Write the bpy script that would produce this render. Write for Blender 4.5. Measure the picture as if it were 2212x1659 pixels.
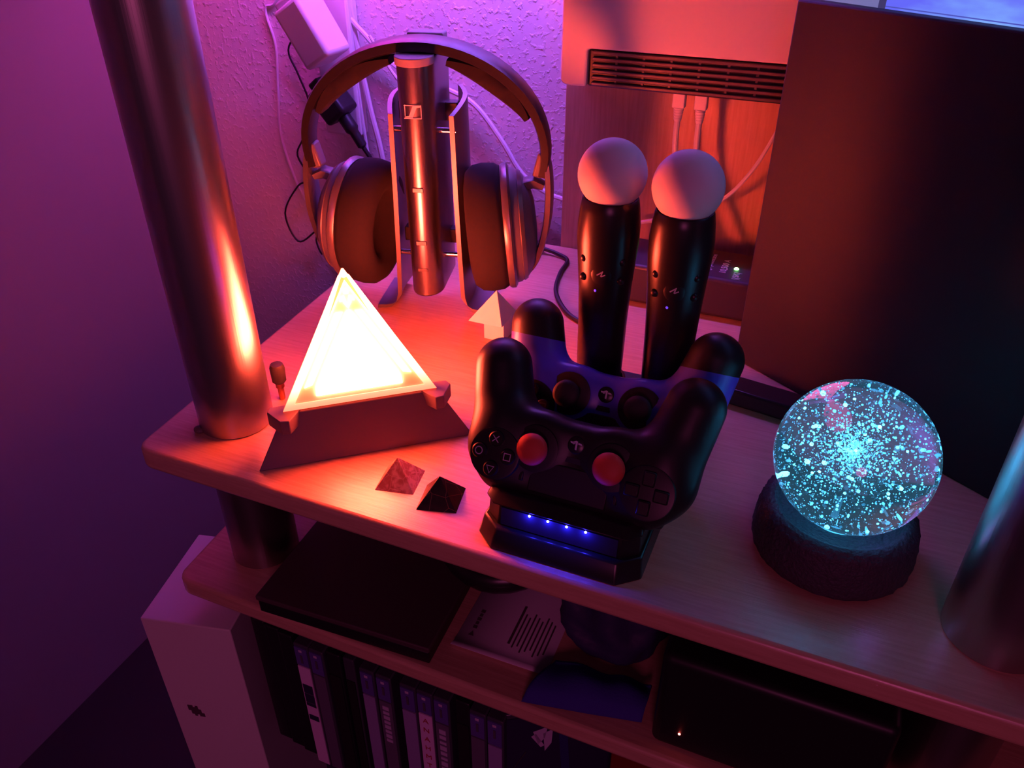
import bpy, bmesh, math, random
import numpy as np
from mathutils import Vector, Matrix, Euler

random.seed(7); np.random.seed(7)
for o in list(bpy.data.objects): bpy.data.objects.remove(o)
SC = bpy.context.scene
COL = SC.collection
R = math.radians
PI = math.pi

# ------------------------------------------------------------------ camera
cam = bpy.data.cameras.new('camera'); cam.sensor_width = 36.0
cam.lens = 1740.0 / 2212.0 * 36.0; cam.clip_start = .01; cam.clip_end = 30
camo = bpy.data.objects.new('camera', cam); COL.objects.link(camo)
camo.location = (0, 0, .375); camo.rotation_euler = (R(90 - 33), 0, R(23))
SC.camera = camo

# ------------------------------------------------------------------ world, light, exposure
SC.view_settings.view_transform = 'Standard'; SC.view_settings.look = 'None'
SC.view_settings.gamma = 1.0; SC.view_settings.use_curve_mapping = False
SC.view_settings.exposure = 0.0
SC.cycles.use_denoising = True
SC.cycles.max_bounces = 10; SC.cycles.transmission_bounces = 10; SC.cycles.glossy_bounces = 5
SC.cycles.sample_clamp_indirect = 6.0; SC.cycles.blur_glossy = 1.0
SC.cycles.caustics_refractive = True; SC.cycles.caustics_reflective = True
W = bpy.data.worlds.new('World'); SC.world = W; W.use_nodes = True
W.node_tree.nodes['Background'].inputs[0].default_value = (.50, .14, .42, 1)
W.node_tree.nodes['Background'].inputs[1].default_value = .035

LAMP_RGB = (1.0, .072, .034)          # the red tetrahedron lamp
LAMP_S = 1.5
BIAS_RGB = (.30, .11, 1.0)            # violet part of the light strip on the wall
BIAS_W = 4.2
CORNER_RGB = (1.0, .05, .85)          # pink part of the light strip
CORNER_W = 1.9
SCREEN_S = 1.0                        # picture on the television

L = bpy.data.lights.new('front_fill_light', 'POINT'); L.color = (1.0, .13, .46); L.energy = 14.0; L.shadow_soft_size = .22
lo = bpy.data.objects.new('front_fill_light', L); COL.objects.link(lo); lo.location = (.30, -1.25, .55)   # dim purple fill added behind the viewer to light the front faces

# ------------------------------------------------------------------ materials
MATS = {}
def mat(name, col, rough=.5, metal=0.0, spec=.5, emit=None, es=0.0, coat=0.0, trans=0.0, ior=1.45, bump=None, noise=None):
    if name in MATS: return MATS[name]
    m = bpy.data.materials.new(name); m.use_nodes = True; nt = m.node_tree
    b = nt.nodes['Principled BSDF']
    b.inputs['Base Color'].default_value = (*col, 1); b.inputs['Roughness'].default_value = rough
    b.inputs['Metallic'].default_value = metal; b.inputs['Specular IOR Level'].default_value = spec
    b.inputs['Coat Weight'].default_value = coat; b.inputs['Transmission Weight'].default_value = trans
    b.inputs['IOR'].default_value = ior
    if emit:
        b.inputs['Emission Color'].default_value = (*emit, 1); b.inputs['Emission Strength'].default_value = es
    if noise or bump:
        tc = nt.nodes.new('ShaderNodeTexCoord')
    if noise:                     # (scale, amount): gentle colour variation
        n = nt.nodes.new('ShaderNodeTexNoise'); n.inputs['Scale'].default_value = noise[0]; n.inputs['Detail'].default_value = 4
        nt.links.new(tc.outputs['Object'], n.inputs['Vector'])
        mx = nt.nodes.new('ShaderNodeMix'); mx.data_type = 'RGBA'
        mx.inputs['A'].default_value = (*[c * (1 - noise[1]) for c in col], 1)
        mx.inputs['B'].default_value = (*[min(1, c * (1 + noise[1])) for c in col], 1)
        nt.links.new(n.outputs['Fac'], mx.inputs['Factor']); nt.links.new(mx.outputs['Result'], b.inputs['Base Color'])
    if bump:                      # (scale, strength, distance)
        n = nt.nodes.new('ShaderNodeTexNoise'); n.inputs['Scale'].default_value = bump[0]; n.inputs['Detail'].default_value = 3
        nt.links.new(tc.outputs['Object'], n.inputs['Vector'])
        bp = nt.nodes.new('ShaderNodeBump'); bp.inputs['Strength'].default_value = bump[1]; bp.inputs['Distance'].default_value = bump[2]
        nt.links.new(n.outputs['Fac'], bp.inputs['Height']); nt.links.new(bp.outputs['Normal'], b.inputs['Normal'])
    MATS[name] = m
    return m

def wood(name, c1, c2, rough, scale=(6, 90, 60), bumpd=.0004):
    m = bpy.data.materials.new(name); m.use_nodes = True; nt = m.node_tree; b = nt.nodes['Principled BSDF']
    tc = nt.nodes.new('ShaderNodeTexCoord'); mp = nt.nodes.new('ShaderNodeMapping'); mp.inputs['Scale'].default_value = scale
    n = nt.nodes.new('ShaderNodeTexNoise'); n.inputs['Scale'].default_value = 4; n.inputs['Detail'].default_value = 7; n.inputs['Roughness'].default_value = .65
    cr = nt.nodes.new('ShaderNodeValToRGB'); cr.color_ramp.elements[0].position = .32; cr.color_ramp.elements[1].position = .7
    cr.color_ramp.elements[0].color = (*c1, 1); cr.color_ramp.elements[1].color = (*c2, 1)
    bp = nt.nodes.new('ShaderNodeBump'); bp.inputs['Strength'].default_value = .5; bp.inputs['Distance'].default_value = bumpd
    nt.links.new(tc.outputs['Object'], mp.inputs['Vector']); nt.links.new(mp.outputs['Vector'], n.inputs['Vector'])
    nt.links.new(n.outputs['Fac'], cr.inputs['Fac']); nt.links.new(cr.outputs['Color'], b.inputs['Base Color'])
    nt.links.new(n.outputs['Fac'], bp.inputs['Height']); nt.links.new(bp.outputs['Normal'], b.inputs['Normal'])
    b.inputs['Roughness'].default_value = rough
    MATS[name] = m; return m

def brushed(name, col, rough, scale=(250, 250, 3), bumpd=.0002, metal=1.0, aniso=0.0):
    m = bpy.data.materials.new(name); m.use_nodes = True; nt = m.node_tree; b = nt.nodes['Principled BSDF']
    b.inputs['Base Color'].default_value = (*col, 1); b.inputs['Metallic'].default_value = metal
    b.inputs['Roughness'].default_value = rough
    tc = nt.nodes.new('ShaderNodeTexCoord'); mp = nt.nodes.new('ShaderNodeMapping'); mp.inputs['Scale'].default_value = scale
    n = nt.nodes.new('ShaderNodeTexNoise'); n.inputs['Scale'].default_value = 3; n.inputs['Detail'].default_value = 4
    bp = nt.nodes.new('ShaderNodeBump'); bp.inputs['Strength'].default_value = .35; bp.inputs['Distance'].default_value = bumpd
    nt.links.new(tc.outputs['Object'], mp.inputs['Vector']); nt.links.new(mp.outputs['Vector'], n.inputs['Vector'])
    nt.links.new(n.outputs['Fac'], bp.inputs['Height']); nt.links.new(bp.outputs['Normal'], b.inputs['Normal'])
    MATS[name] = m; return m

def glow(name, col, s):
    if name in MATS: return MATS[name]
    m = bpy.data.materials.new(name); m.use_nodes = True; nt = m.node_tree
    b = nt.nodes['Principled BSDF']; b.inputs['Base Color'].default_value = (.6, .5, .45, 1)
    b.inputs['Roughness'].default_value = .3
    b.inputs['Emission Color'].default_value = (*col, 1); b.inputs['Emission Strength'].default_value = s
    MATS[name] = m; return m

wood('beech', (.58, .35, .21), (.72, .46, .29), .26)
MATS['beech'].node_tree.nodes['Principled BSDF'].inputs['Specular IOR Level'].default_value = .8
wood('walnut_panel', (.52, .32, .18), (.64, .42, .26), .34, scale=(90, 40, 5))
brushed('steel', (.46, .44, .43), .31)
brushed('silver', (.36, .34, .34), .32, scale=(300, 300, 4))
brushed('rail_metal', (.26, .24, .25), .48, scale=(300, 300, 4))
mat('chrome', (.8, .8, .8), .12, 1.0)
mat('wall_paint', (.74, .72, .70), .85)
mat('black_plastic', (.012, .012, .014), .40)
mat('black_satin', (.016, .014, .015), .30)
mat('black_matte', (.014, .013, .018), .62, bump=(900, .3, .0003))
mat('dark_rubber', (.022, .018, .018), .65, bump=(1500, .4, .0003))
mat('velour', (.014, .010, .010), .95)
mat('pad_black', (.012, .010, .011), .9)
mat('grey_plastic', (.14, .13, .14), .38)
mat('cap_grey', (.42, .40, .41), .5)
mat('dark_silver', (.17, .16, .165), .30, .6)
mat('white_plastic', (.74, .73, .72), .38)
mat('white_soft', (.78, .74, .72), .55)
mat('white_cable', (.72, .72, .74), .42)
mat('black_cable', (.015, .014, .015), .5)
mat('paper', (.95, .92, .84), .8, noise=(120, .05))
mat('paper_leaflet', (.86, .78, .86), .8)
mat('ink', (.10, .05, .08), .8)
mat('ink_red', (.45, .03, .05), .7)
mat('blue_plastic', (.10, .09, .72), .28)
mat('red_rubber', (.62, .075, .045), .55, bump=(1800, .4, .0002))
mat('print_grey', (.55, .52, .66), .5)
mat('print_dim', (.10, .09, .12), .5)
mat('print_light', (.62, .60, .66), .5)
mat('stone', (.050, .042, .060), .55, bump=(420, 1.0, .0016))
mat('lamp_base', (.17, .12, .12), .55)
mat('copper', (.40, .18, .11), .3, 1.0)
mat('strip_plastic', (.035, .03, .045), .5)
mat('blue_cloth', (.045, .03, .30), .95, bump=(600, .5, .0006))
mat('dark_bag', (.030, .022, .09), .6, bump=(60, .5, .002))
mat('floor_dark', (.03, .02, .02), .6)

# wall paper with a coarse wood-chip grain
def wallpaper():
    m = MATS['wall_paint']; nt = m.node_tree; b = nt.nodes['Principled BSDF']
    tc = nt.nodes.new('ShaderNodeTexCoord')
    v = nt.nodes.new('ShaderNodeTexNoise'); v.inputs['Scale'].default_value = 150; v.inputs['Detail'].default_value = 3
    rp = nt.nodes.new('ShaderNodeValToRGB'); rp.color_ramp.elements[0].position = .52; rp.color_ramp.elements[1].position = .70
    bp = nt.nodes.new('ShaderNodeBump'); bp.inputs['Strength'].default_value = .40; bp.inputs['Distance'].default_value = .0017
    nt.links.new(tc.outputs['Object'], v.inputs['Vector']); nt.links.new(v.outputs['Fac'], rp.inputs['Fac'])
    nt.links.new(rp.outputs['Color'], bp.inputs['Height']); nt.links.new(bp.outputs['Normal'], b.inputs['Normal'])
wallpaper()
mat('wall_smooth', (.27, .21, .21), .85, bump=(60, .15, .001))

# ------------------------------------------------------------------ mesh helpers
class MB:
    def __init__(s): s.v = []; s.f = []
    def add(s, vs, fs):
        k = len(s.v); s.v += [tuple(map(float, p)) for p in vs]; s.f += [tuple(i + k for i in f) for f in fs]; return s
    def box(s, c, d, rz=0.0, M=None):
        cx, cy, cz = c; hx, hy, hz = d[0] / 2, d[1] / 2, d[2] / 2
        P = []
        for x, y, z in ((-1,-1,-1),(1,-1,-1),(1,1,-1),(-1,1,-1),(-1,-1,1),(1,-1,1),(1,1,1),(-1,1,1)):
            px, py, pz = x * hx, y * hy, z * hz
            if rz: px, py = px * math.cos(rz) - py * math.sin(rz), px * math.sin(rz) + py * math.cos(rz)
            q = Vector((px, py, pz))
            if M: q = M @ q
            P.append((q.x + cx, q.y + cy, q.z + cz))
        return s.add(P, [(0,3,2,1),(4,5,6,7),(0,1,5,4),(1,2,6,5),(2,3,7,6),(3,0,4,7)])
    def prism(s, poly, z0, z1, top=None):          # poly in xy, ccw; top: other polygon for the upper side
        n = len(poly); top = top or poly
        s.add([(x, y, z0) for x, y in poly] + [(x, y, z1) for x, y in top],
              [tuple(range(n - 1, -1, -1)), tuple(range(n, 2 * n))] + [(i, (i + 1) % n, n + (i + 1) % n, n + i) for i in range(n)])
        return s
    def lathe(s, prof, seg=48, c=(0, 0, 0), sx=1.0, sy=1.0, axis='z', cap=True):
        V = []; F = []; n = len(prof)
        for r, z in prof:
            for k in range(seg):
                a = 2 * PI * k / seg; V.append((r * math.cos(a) * sx, r * math.sin(a) * sy, z))
        for i in range(n - 1):
            for k in range(seg):
                k2 = (k + 1) % seg; F.append((i*seg+k, i*seg+k2, (i+1)*seg+k2, (i+1)*seg+k))
        if cap:
            F.append(tuple(range(seg - 1, -1, -1))); F.append(tuple((n-1)*seg + k for k in range(seg)))
        if axis == 'x': V = [(z, x, y) for x, y, z in V]
        if axis == 'y': V = [(y, z, x) for x, y, z in V]
        return s.add([(x + c[0], y + c[1], z + c[2]) for x, y, z in V], F)
    def sphere(s, c, r, seg=24, rings=14, sc=(1, 1, 1)):
        prof = [(max(1e-5, r * math.sin(PI * i / rings)), -r * math.cos(PI * i / rings)) for i in range(rings + 1)]
        k = len(s.v); s.lathe(prof, seg)
        s.v[k:] = [(x * sc[0] + c[0], y * sc[1] + c[1], z * sc[2] + c[2]) for x, y, z in s.v[k:]]
        return s
    def tube(s, pts, r, seg=8, smooth=True, sub=6):
        P = [Vector(p) for p in pts]
        if smooth and len(P) > 2:
            Q = []
            for i in range(len(P) - 1):
                p0 = P[max(i-1, 0)]; p1 = P[i]; p2 = P[i+1]; p3 = P[min(i+2, len(P)-1)]
                for j in range(sub):
                    t = j / sub
                    Q.append(.5 * ((2*p1) + (p2-p0)*t + (2*p0-5*p1+4*p2-p3)*t*t + (3*p1-p0-3*p2+p3)*t**3))
            Q.append(P[-1]); P = Q
        n = len(P); V = []; F = []
        up = Vector((0, 0, 1)); T0 = (P[1] - P[0]).normalized()
        if abs(T0.dot(up)) > .95: up = Vector((1, 0, 0))
        N = (up - T0 * up.dot(T0)).normalized()
        for i in range(n):
            T = (P[min(i+1, n-1)] - P[max(i-1, 0)]).normalized()
            N = (N - T * N.dot(T)).normalized(); B = T.cross(N)
            rr = r[i * (len(r) - 1) // max(1, n - 1)] if isinstance(r, (list, tuple)) else r
            for k in range(seg):
                a = 2 * PI * k / seg; q = P[i] + (N * math.cos(a) + B * math.sin(a)) * rr; V.append(tuple(q))
        for i in range(n - 1):
            for k in range(seg):
                k2 = (k + 1) % seg; F.append((i*seg+k, i*seg+k2, (i+1)*seg+k2, (i+1)*seg+k))
        F.append(tuple(range(seg - 1, -1, -1))); F.append(tuple((n-1)*seg + k for k in range(seg)))
        return s.add(V, F)
    def xf(s, M, k=0):
        s.v[k:] = [tuple(M @ Vector(p)) for p in s.v[k:]]; return s

def build(name, mb, material, parent=None, loc=None, rot=None, smooth=False, bevel=0.0, segs=2, angle=35, kind=None):
    me = bpy.data.meshes.new(name); me.from_pydata(mb.v, [], mb.f); me.validate(); me.update()
    bm = bmesh.new(); bm.from_mesh(me); bmesh.ops.recalc_face_normals(bm, faces=bm.faces); bm.to_mesh(me); bm.free()
    o = bpy.data.objects.new(name, me); COL.objects.link(o)
    me.materials.append(MATS[material] if isinstance(material, str) else material)
    if smooth:
        me.shade_smooth(); me.set_sharp_from_angle(angle=R(angle))
    if bevel:
        b = o.modifiers.new('bevel', 'BEVEL'); b.width = bevel; b.segments = segs; b.limit_method = 'ANGLE'; b.angle_limit = R(30)
        b.harden_normals = False
        me.shade_smooth(); me.set_sharp_from_angle(angle=R(40))
    if parent: o.parent = parent
    if loc: o.location = loc
    if rot: o.rotation_euler = rot
    if kind: o['kind'] = kind
    return o

def thing(name, label, cat, loc=(0, 0, 0), rot=(0, 0, 0), group=None):
    o = bpy.data.objects.new(name, None); COL.objects.link(o); o.empty_display_size = .02
    o.location = loc; o.rotation_euler = rot; o['label'] = label; o['category'] = cat
    if group: o['group'] = group
    return o
def tag(o, label, cat, group=None):
    o['label'] = label; o['category'] = cat
    if group: o['group'] = group
    return o
def structure(o): o['kind'] = 'structure'; return o

def text_mesh(body, size, extrude=.0001, align='CENTER', spacing=1.0):
    cu = bpy.data.curves.new('lettering', 'FONT'); cu.body = body; cu.size = size; cu.extrude = extrude
    cu.align_x = align; cu.align_y = 'CENTER'; cu.space_character = spacing; cu.resolution_u = 3
    ob = bpy.data.objects.new('lettering', cu); COL.objects.link(ob)
    dg = bpy.context.evaluated_depsgraph_get(); dg.update()
    me = bpy.data.meshes.new_from_object(ob.evaluated_get(dg)); COL.objects.unlink(ob); bpy.data.objects.remove(ob)
    return me
def text(name, body, size, material, parent, M, extrude=.0001, spacing=1.0):
    me = text_mesh(body, size, extrude, spacing=spacing); me.transform(M); me.materials.clear(); me.materials.append(MATS[material])
    o = bpy.data.objects.new(name, me); COL.objects.link(o); o.parent = parent; return o

def frame_M(origin, x, y):
    x = Vector(x).normalized(); y = Vector(y); y = (y - x * y.dot(x)).normalized(); z = x.cross(y)
    M = Matrix((x, y, z)).transposed().to_4x4(); M.translation = Vector(origin); return M

# ------------------------------------------------------------------ the room
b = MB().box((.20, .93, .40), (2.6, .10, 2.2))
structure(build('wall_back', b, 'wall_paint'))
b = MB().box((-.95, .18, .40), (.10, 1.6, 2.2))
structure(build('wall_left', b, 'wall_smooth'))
b = MB().box((.22, .13, -.73), (2.5, 1.8, .06))
structure(build('floor', b, 'floor_dark'))

# ------------------------------------------------------------------ the rack: shelf boards, steel tubes, back panel
rack = thing('media_rack', 'beech shelf rack with round brushed steel posts along the wall', 'shelf', (-.408, .397, -.70))
ro = Vector((.408, -.397, .70))
def rk(mb): return mb.xf(Matrix.Translation(ro))
def board(z0, z1, x0=-.458, x1=.74):
    poly = []
    yl, yb = (.337 if z1 > -.2 else .385), .826
    def arc(cx, cy, r, a0, a1):
        for k in range(7):
            a = R(a0 + (a1 - a0) * k / 6); poly.append((cx + r * math.cos(a), cy + r * math.sin(a)))
    arc(x1 - .012, yl + .012, .012, 270, 360)
    poly.extend([(x1, yb), (x0 - (.032 if z1 > -.2 else 0), yb)])
    arc(x0 + .014, yl + .014, .014, 180, 270)
    return rk(MB().prism(poly, z0, z1))
build('shelf_board', board(-.0185, 0), 'beech', rack, bevel=.0035, segs=3)
build('shelf_board', board(-.1575, -.14), 'beech', rack, bevel=.0035, segs=3)
build('shelf_board', board(-.372, -.354, -.385), 'beech', rack, bevel=.0035, segs=3)
for (px, py, low) in ((-.408, .398, False), (.1345, .396, True), (-.40, .775, True)):
    r_ = .0285
    for z0, z1 in ((0, .75), (-.14, -.0185), (-.354, -.1575), (-.70, -.372)):
        if (z1 < -.1 and not low) or (py > .5 and z1 > -.1): continue
        prof = [(r_ - .001, z0), (r_, z0 + .0012), (r_, z1 - .0012), (r_ - .001, z1)]
        build('steel_post', rk(MB().lathe(prof, 64, (px, py, 0))), 'steel', rack, smooth=True)
build('post_screw', rk(MB().sphere((-.424, .373, .002), .0042, sc=(1.1, .9, .7))), 'lamp_base', rack, smooth=True)
build('back_panel', rk(MB().box((.005, .834, .17), (.59, .014, .42))), 'walnut_panel', rack, bevel=.0015)

# ------------------------------------------------------------------ the black cabinet, low bar and television behind the glass ball
CA = R(-32)
cu_ = Vector((math.cos(CA), math.sin(CA), 0)); cn = Vector((math.sin(CA), -math.cos(CA), 0))   # cn: towards the viewer
cab = thing('black_cabinet', 'large flat matte black cabinet behind the glowing glass ball', 'cabinet', (-.058, .648, 0), (0, 0, CA))
build('front_panel', MB().box((.21, .006, .147), (.42, .012, .294)), 'black_matte', cab, bevel=.0015)
build('housing', MB().box((.21, .021, .146), (.414, .018, .290)), 'black_plastic', cab, bevel=.001)
bar = thing('sensor_bar', 'low black bar lying on the shelf in front of the cabinet', 'bar', (-.012, .5725, 0), (0, 0, R(-9)))
build('bar_housing', MB().box((-.012, .0045, .0085), (.125, .024, .015)), 'black_satin', bar, bevel=.002)
for x in (-.06, .036): build('rubber_foot', MB().box((x, .0045, .0005), (.012, .012, .001)), 'dark_rubber', bar)

tv = thing('television', 'lit television screen showing a pale blue picture at top right', 'television', (-.058 - cn.x*.055, .648 - cn.y*.055, 0), (0, 0, CA))
def screen_mat():
    m = bpy.data.materials.new('screen_picture'); m.use_nodes = True; nt = m.node_tree; bs = nt.nodes['Principled BSDF']
    bs.inputs['Base Color'].default_value = (.01, .01, .012, 1); bs.inputs['Roughness'].default_value = .25
    tc = nt.nodes.new('ShaderNodeTexCoord'); sp = nt.nodes.new('ShaderNodeSeparateXYZ'); nt.links.new(tc.outputs['Object'], sp.inputs[0])
    mp = nt.nodes.new('ShaderNodeMapping'); mp.inputs['Scale'].default_value = (9, 1, 30); nt.links.new(tc.outputs['Object'], mp.inputs['Vector'])
    n = nt.nodes.new('ShaderNodeTexNoise'); n.inputs['Scale'].default_value = 1.5; n.inputs['Detail'].default_value = 4
    nt.links.new(mp.outputs['Vector'], n.inputs['Vector'])
    cr = nt.nodes.new('ShaderNodeValToRGB'); e = cr.color_ramp.elements
    e[0].position = .38; e[0].color = (.13, .14, .95, 1); e[1].position = .66; e[1].color = (.22, .42, 1.0, 1)
    nt.links.new(n.outputs['Fac'], cr.inputs['Fac'])
    def step(sock, a, b_):                # 1 between a and b
        g = nt.nodes.new('ShaderNodeMath'); g.operation = 'GREATER_THAN'; g.inputs[1].default_value = a; nt.links.new(sock, g.inputs[0])
        l = nt.nodes.new('ShaderNodeMath'); l.operation = 'LESS_THAN'; l.inputs[1].default_value = b_; nt.links.new(sock, l.inputs[0])
        k = nt.nodes.new('ShaderNodeMath'); k.operation = 'MULTIPLY'; nt.links.new(g.outputs[0], k.inputs[0]); nt.links.new(l.outputs[0], k.inputs[1])
        return k.outputs[0]
    def over(prev, fac, colr):
        mx = nt.nodes.new('ShaderNodeMix'); mx.data_type = 'RGBA'; nt.links.new(fac, mx.inputs['Factor'])
        nt.links.new(prev, mx.inputs['A']); mx.inputs['B'].default_value = (*colr, 1); return mx.outputs['Result']
    c = cr.outputs['Color']
    c = over(c, step(sp.outputs['Z'], SL[0], SL[1]), (.08, .09, .50))
    c = over(c, step(sp.outputs['X'], -1, SD[0]), (.17, .16, .40))
    c = over(c, step(sp.outputs['X'], SD[0], SD[1]), (.05, .04, .14))
    nt.links.new(c, bs.inputs['Emission Color']); bs.inputs['Emission Strength'].default_value = SCREEN_S
    MATS['screen_picture'] = m
SL = (.2884, .2892); SD = (.0278, .0335)
screen_mat()
build('screen_frame', MB().box((.203, .014, .380), (.454, .022, .44)), 'black_satin', tv, bevel=.002)
build('screen', MB().box((.203, .0015, .380), (.446, .003, .432)), 'screen_picture', tv)
build('stand_neck', MB().box((.28, .020, .10), (.08, .014, .19)), 'black_satin', tv)
build('stand_foot', MB().box((.28, .028, .004), (.22, .05, .008)), 'black_satin', tv, bevel=.002)

# colour light strip on the wall, just above the picture: pink on the left, violet on the right
ls = thing('light_strip', 'slim colour light strip fixed to the wall above the headphones', 'light strip', (-.42, .83, .50))
build('strip_profile', MB().box((0, 0, 0), (.54, .10, .008)), 'white_plastic', ls, bevel=.001)
for nm, x, w, colr, en in (('pink', -.175, .18, CORNER_RGB, CORNER_W), ('violet', .09, .32, BIAS_RGB, BIAS_W)):
    seg = build('light_segment', MB().box((x, -.040, -.0055), (w, .010, .003)), glow(nm + '_segment', colr, 2.0), ls)
    L = bpy.data.lights.new('strip_light', 'AREA'); L.shape = 'RECTANGLE'; L.size = w; L.size_y = .010; L.color = colr; L.energy = en
    lo = bpy.data.objects.new('strip_light', L); COL.objects.link(lo); lo.parent = ls; lo.location = (x, -.040, -.010); lo.rotation_euler = (R(66 if nm == 'pink' else 46), 0, 0)

# ------------------------------------------------------------------ tetrahedron lamp
lamp = thing('pyramid_lamp', 'glowing red three-sided pyramid lamp on a dark base', 'lamp', (-.3172, .4376, 0), (0, 0, R(39.5)))
E_ = .162; RT = E_ / math.sqrt(3); HT = E_ * math.sqrt(2 / 3)
# local corners: front edge lies along local -y
C3 = [(-E_/2, -RT/2), (E_/2, -RT/2), (0, RT)]
def tri(s): return [(x * s, y * s) for x, y in C3]
zb = .3 * HT
build('base', MB().prism(tri(1), 0, zb - .0015, tri(.712)), 'lamp_base', lamp, bevel=.0008)
for k in range(3):            # notched blocks at the corners of the base top
    a = math.atan2(C3[k][1], C3[k][0]); M = Matrix.Rotation(a, 4, 'Z')
    poly = [(.052, -.004), (.069, -.0125), (.074, -.0085), (.074, .0085), (.069, .0125), (.052, .004)]
    build('corner_block', MB().prism(poly, zb - .012, zb - .0005).xf(M), 'lamp_base', lamp, bevel=.0006)

def lamp_mats():
    def gm(name, s_top, s_bot, z0, z1, c=LAMP_RGB):
        m = bpy.data.materials.new(name); m.use_nodes = True; nt = m.node_tree; bs = nt.nodes['Principled BSDF']
        bs.inputs['Base Color'].default_value = (.75, .55, .5, 1); bs.inputs['Roughness'].default_value = .35
        bs.inputs['Emission Color'].default_value = (*c, 1)
        tc = nt.nodes.new('ShaderNodeTexCoord'); sp = nt.nodes.new('ShaderNodeSeparateXYZ'); nt.links.new(tc.outputs['Object'], sp.inputs[0])
        mr = nt.nodes.new('ShaderNodeMapRange'); mr.interpolation_type = 'SMOOTHSTEP'
        mr.inputs[1].default_value = z0; mr.inputs[2].default_value = z1; mr.inputs[3].default_value = s_bot * LAMP_S; mr.inputs[4].default_value = s_top * LAMP_S
        nt.links.new(sp.outputs['Z'], mr.inputs[0]); nt.links.new(mr.outputs[0], bs.inputs['Emission Strength'])
        MATS[name] = m
    for suf, f in (('', 1.0), ('_b', 1.2), ('_c', .6)):
        gm('lamp_plate' + suf, 3.2 * max(f, .9), .40, zb, zb + .030, (1.0, .18, .035))
        gm('lamp_rim' + suf, 48.0 * max(f, .5), 4.0, zb, zb + .034)
        gm('lamp_core' + suf, 100.0 * f, 62.0 * f, zb, zb + .02)
        gm('lamp_motif' + suf, 52.0 * f, 38.0 * f, zb, zb + .03)
lamp_mats()
def face_pt(k, u, h, off=0.0):
    """point on face k: u along the bottom edge (-.5..+.5 of the edge at that height kept absolute), h along the slope, off outwards"""
    A, B_ = C3[k], C3[(k + 1) % 3]
    A = Vector((*A, 0)); B_ = Vector((*B_, 0)); T = Vector((0, 0, HT))
    mid = (A + B_) / 2; ex = (B_ - A).normalized(); ey = (T - mid).normalized(); n = ex.cross(ey)
    return mid + ex * u + ey * h + n * off
SL_H = E_ * math.sqrt(3) / 2          # slope height of a face
h0 = .3 * SL_H
def slab(k, poly, o0, o1):
    n = len(poly); V = [face_pt(k, u, h, o0) for u, h in poly] + [face_pt(k, u, h, o1) for u, h in poly]
    return MB().add(V, [tuple(range(n - 1, -1, -1)), tuple(range(n, 2 * n))] + [(i, (i+1) % n, n + (i+1) % n, n + i) for i in range(n)])
def half(h): return E_ / 2 * (1 - h / SL_H)
for k in range(3):
    g = .0035 if k else .0
    suf = ('', '_b', '_c')[k]
    top = SL_H - (.006 if k else .001)
    outer = [(-half(h0) + g, h0), (half(h0) - g, h0), (half(top), top), (-half(top), top)]
    pl = build('glow_panel', slab(k, outer, -.0045, -.0012), 'lamp_plate' + suf, lamp)
    # rim: three bars framing the panel
    w = .0056
    hi = h0 + w * .75
    ti = top - .0105
    def inset(h): return half(h) - w * 1.15
    build('panel_rim', slab(k, [(-half(h0)+g, h0), (-inset(hi)+g, hi), (0, ti), (half(top), top), (-half(top), top)], -.0012, .0006), 'lamp_rim' + suf, pl)
    build('panel_rim', slab(k, [(half(h0)-g, h0), (half(top), top), (0, ti), (inset(hi)-g, hi)], -.0012, .0006), 'lamp_rim' + suf, pl)
    build('panel_rim', slab(k, [(-half(h0)+g, h0), (half(h0)-g, h0), (inset(hi)-g, hi), (-inset(hi)+g, hi)], -.0012, .0006), 'lamp_rim' + suf, pl)
    # glowing motif: big centre field, two slanted bars, a small emblem of four pieces near the tip
    hc = h0 + .0078; hb = .1090
    def xe(h, d): return half(h) - d
    build('centre_field', slab(k, [(-xe(hc, .0205), hc), (xe(hc, .0205), hc), (xe(hc + .0065, .0172), hc + .0065), (.0012, hb), (-.0012, hb), (-xe(hc + .0065, .0172), hc + .0065)], -.0012, .0003), 'lamp_core' + suf, pl)
    for s in (-1, 1):
        q = [(s * xe(hc + .0070, .0088), hc + .0070), (s * xe(hb - .0005, .0088), hb - .0005), (s * xe(hb - .0005, .0140), hb - .0005), (s * xe(hc + .0085, .0140), hc + .0085)]
        build('slanted_bar', slab(k, q if s > 0 else q[::-1], -.0012, .0003), 'lamp_motif' + suf, pl)
    e0 = hb + .0025
    build('emblem_piece', slab(k, [(0, e0 - .001), (.0030, e0 + .0036), (-.0030, e0 + .0036)], -.0012, .0003), 'lamp_motif' + suf, pl)
    for s in (-1, 1):
        q = [(s * .0008, e0 + .0046), (s * .0054, e0 + .0044), (s * .0040, e0 + .0076), (s * .0018, e0 + .0086)]
        build('emblem_piece', slab(k, q if s > 0 else q[::-1], -.0012, .0003), 'lamp_motif' + suf, pl)
    build('emblem_piece', slab(k, [(-.0016, e0 + .0096), (.0016, e0 + .0096), (.0019, e0 + .0114), (0, e0 + .0140), (-.0019, e0 + .0114)], -.0012, .0003), 'lamp_motif' + suf, pl)

# plug standing behind the lamp, next to the steel post
pg = thing('barrel_plug', 'small dark barrel plug upright between steel post and glowing lamp', 'plug', (-.3925, .4365, 0))
build('plug_tip', MB().lathe([(.0020, 0), (.0026, .001), (.0026, .011), (.0036, .012), (.0036, .0165)], 20), 'copper', pg, smooth=True)
build('plug_body', MB().lathe([(.0045, .0165), (.0058, .018), (.0062, .030), (.0050, .0335), (.003, .034)], 12), 'dark_rubber', pg, smooth=True)

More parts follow.
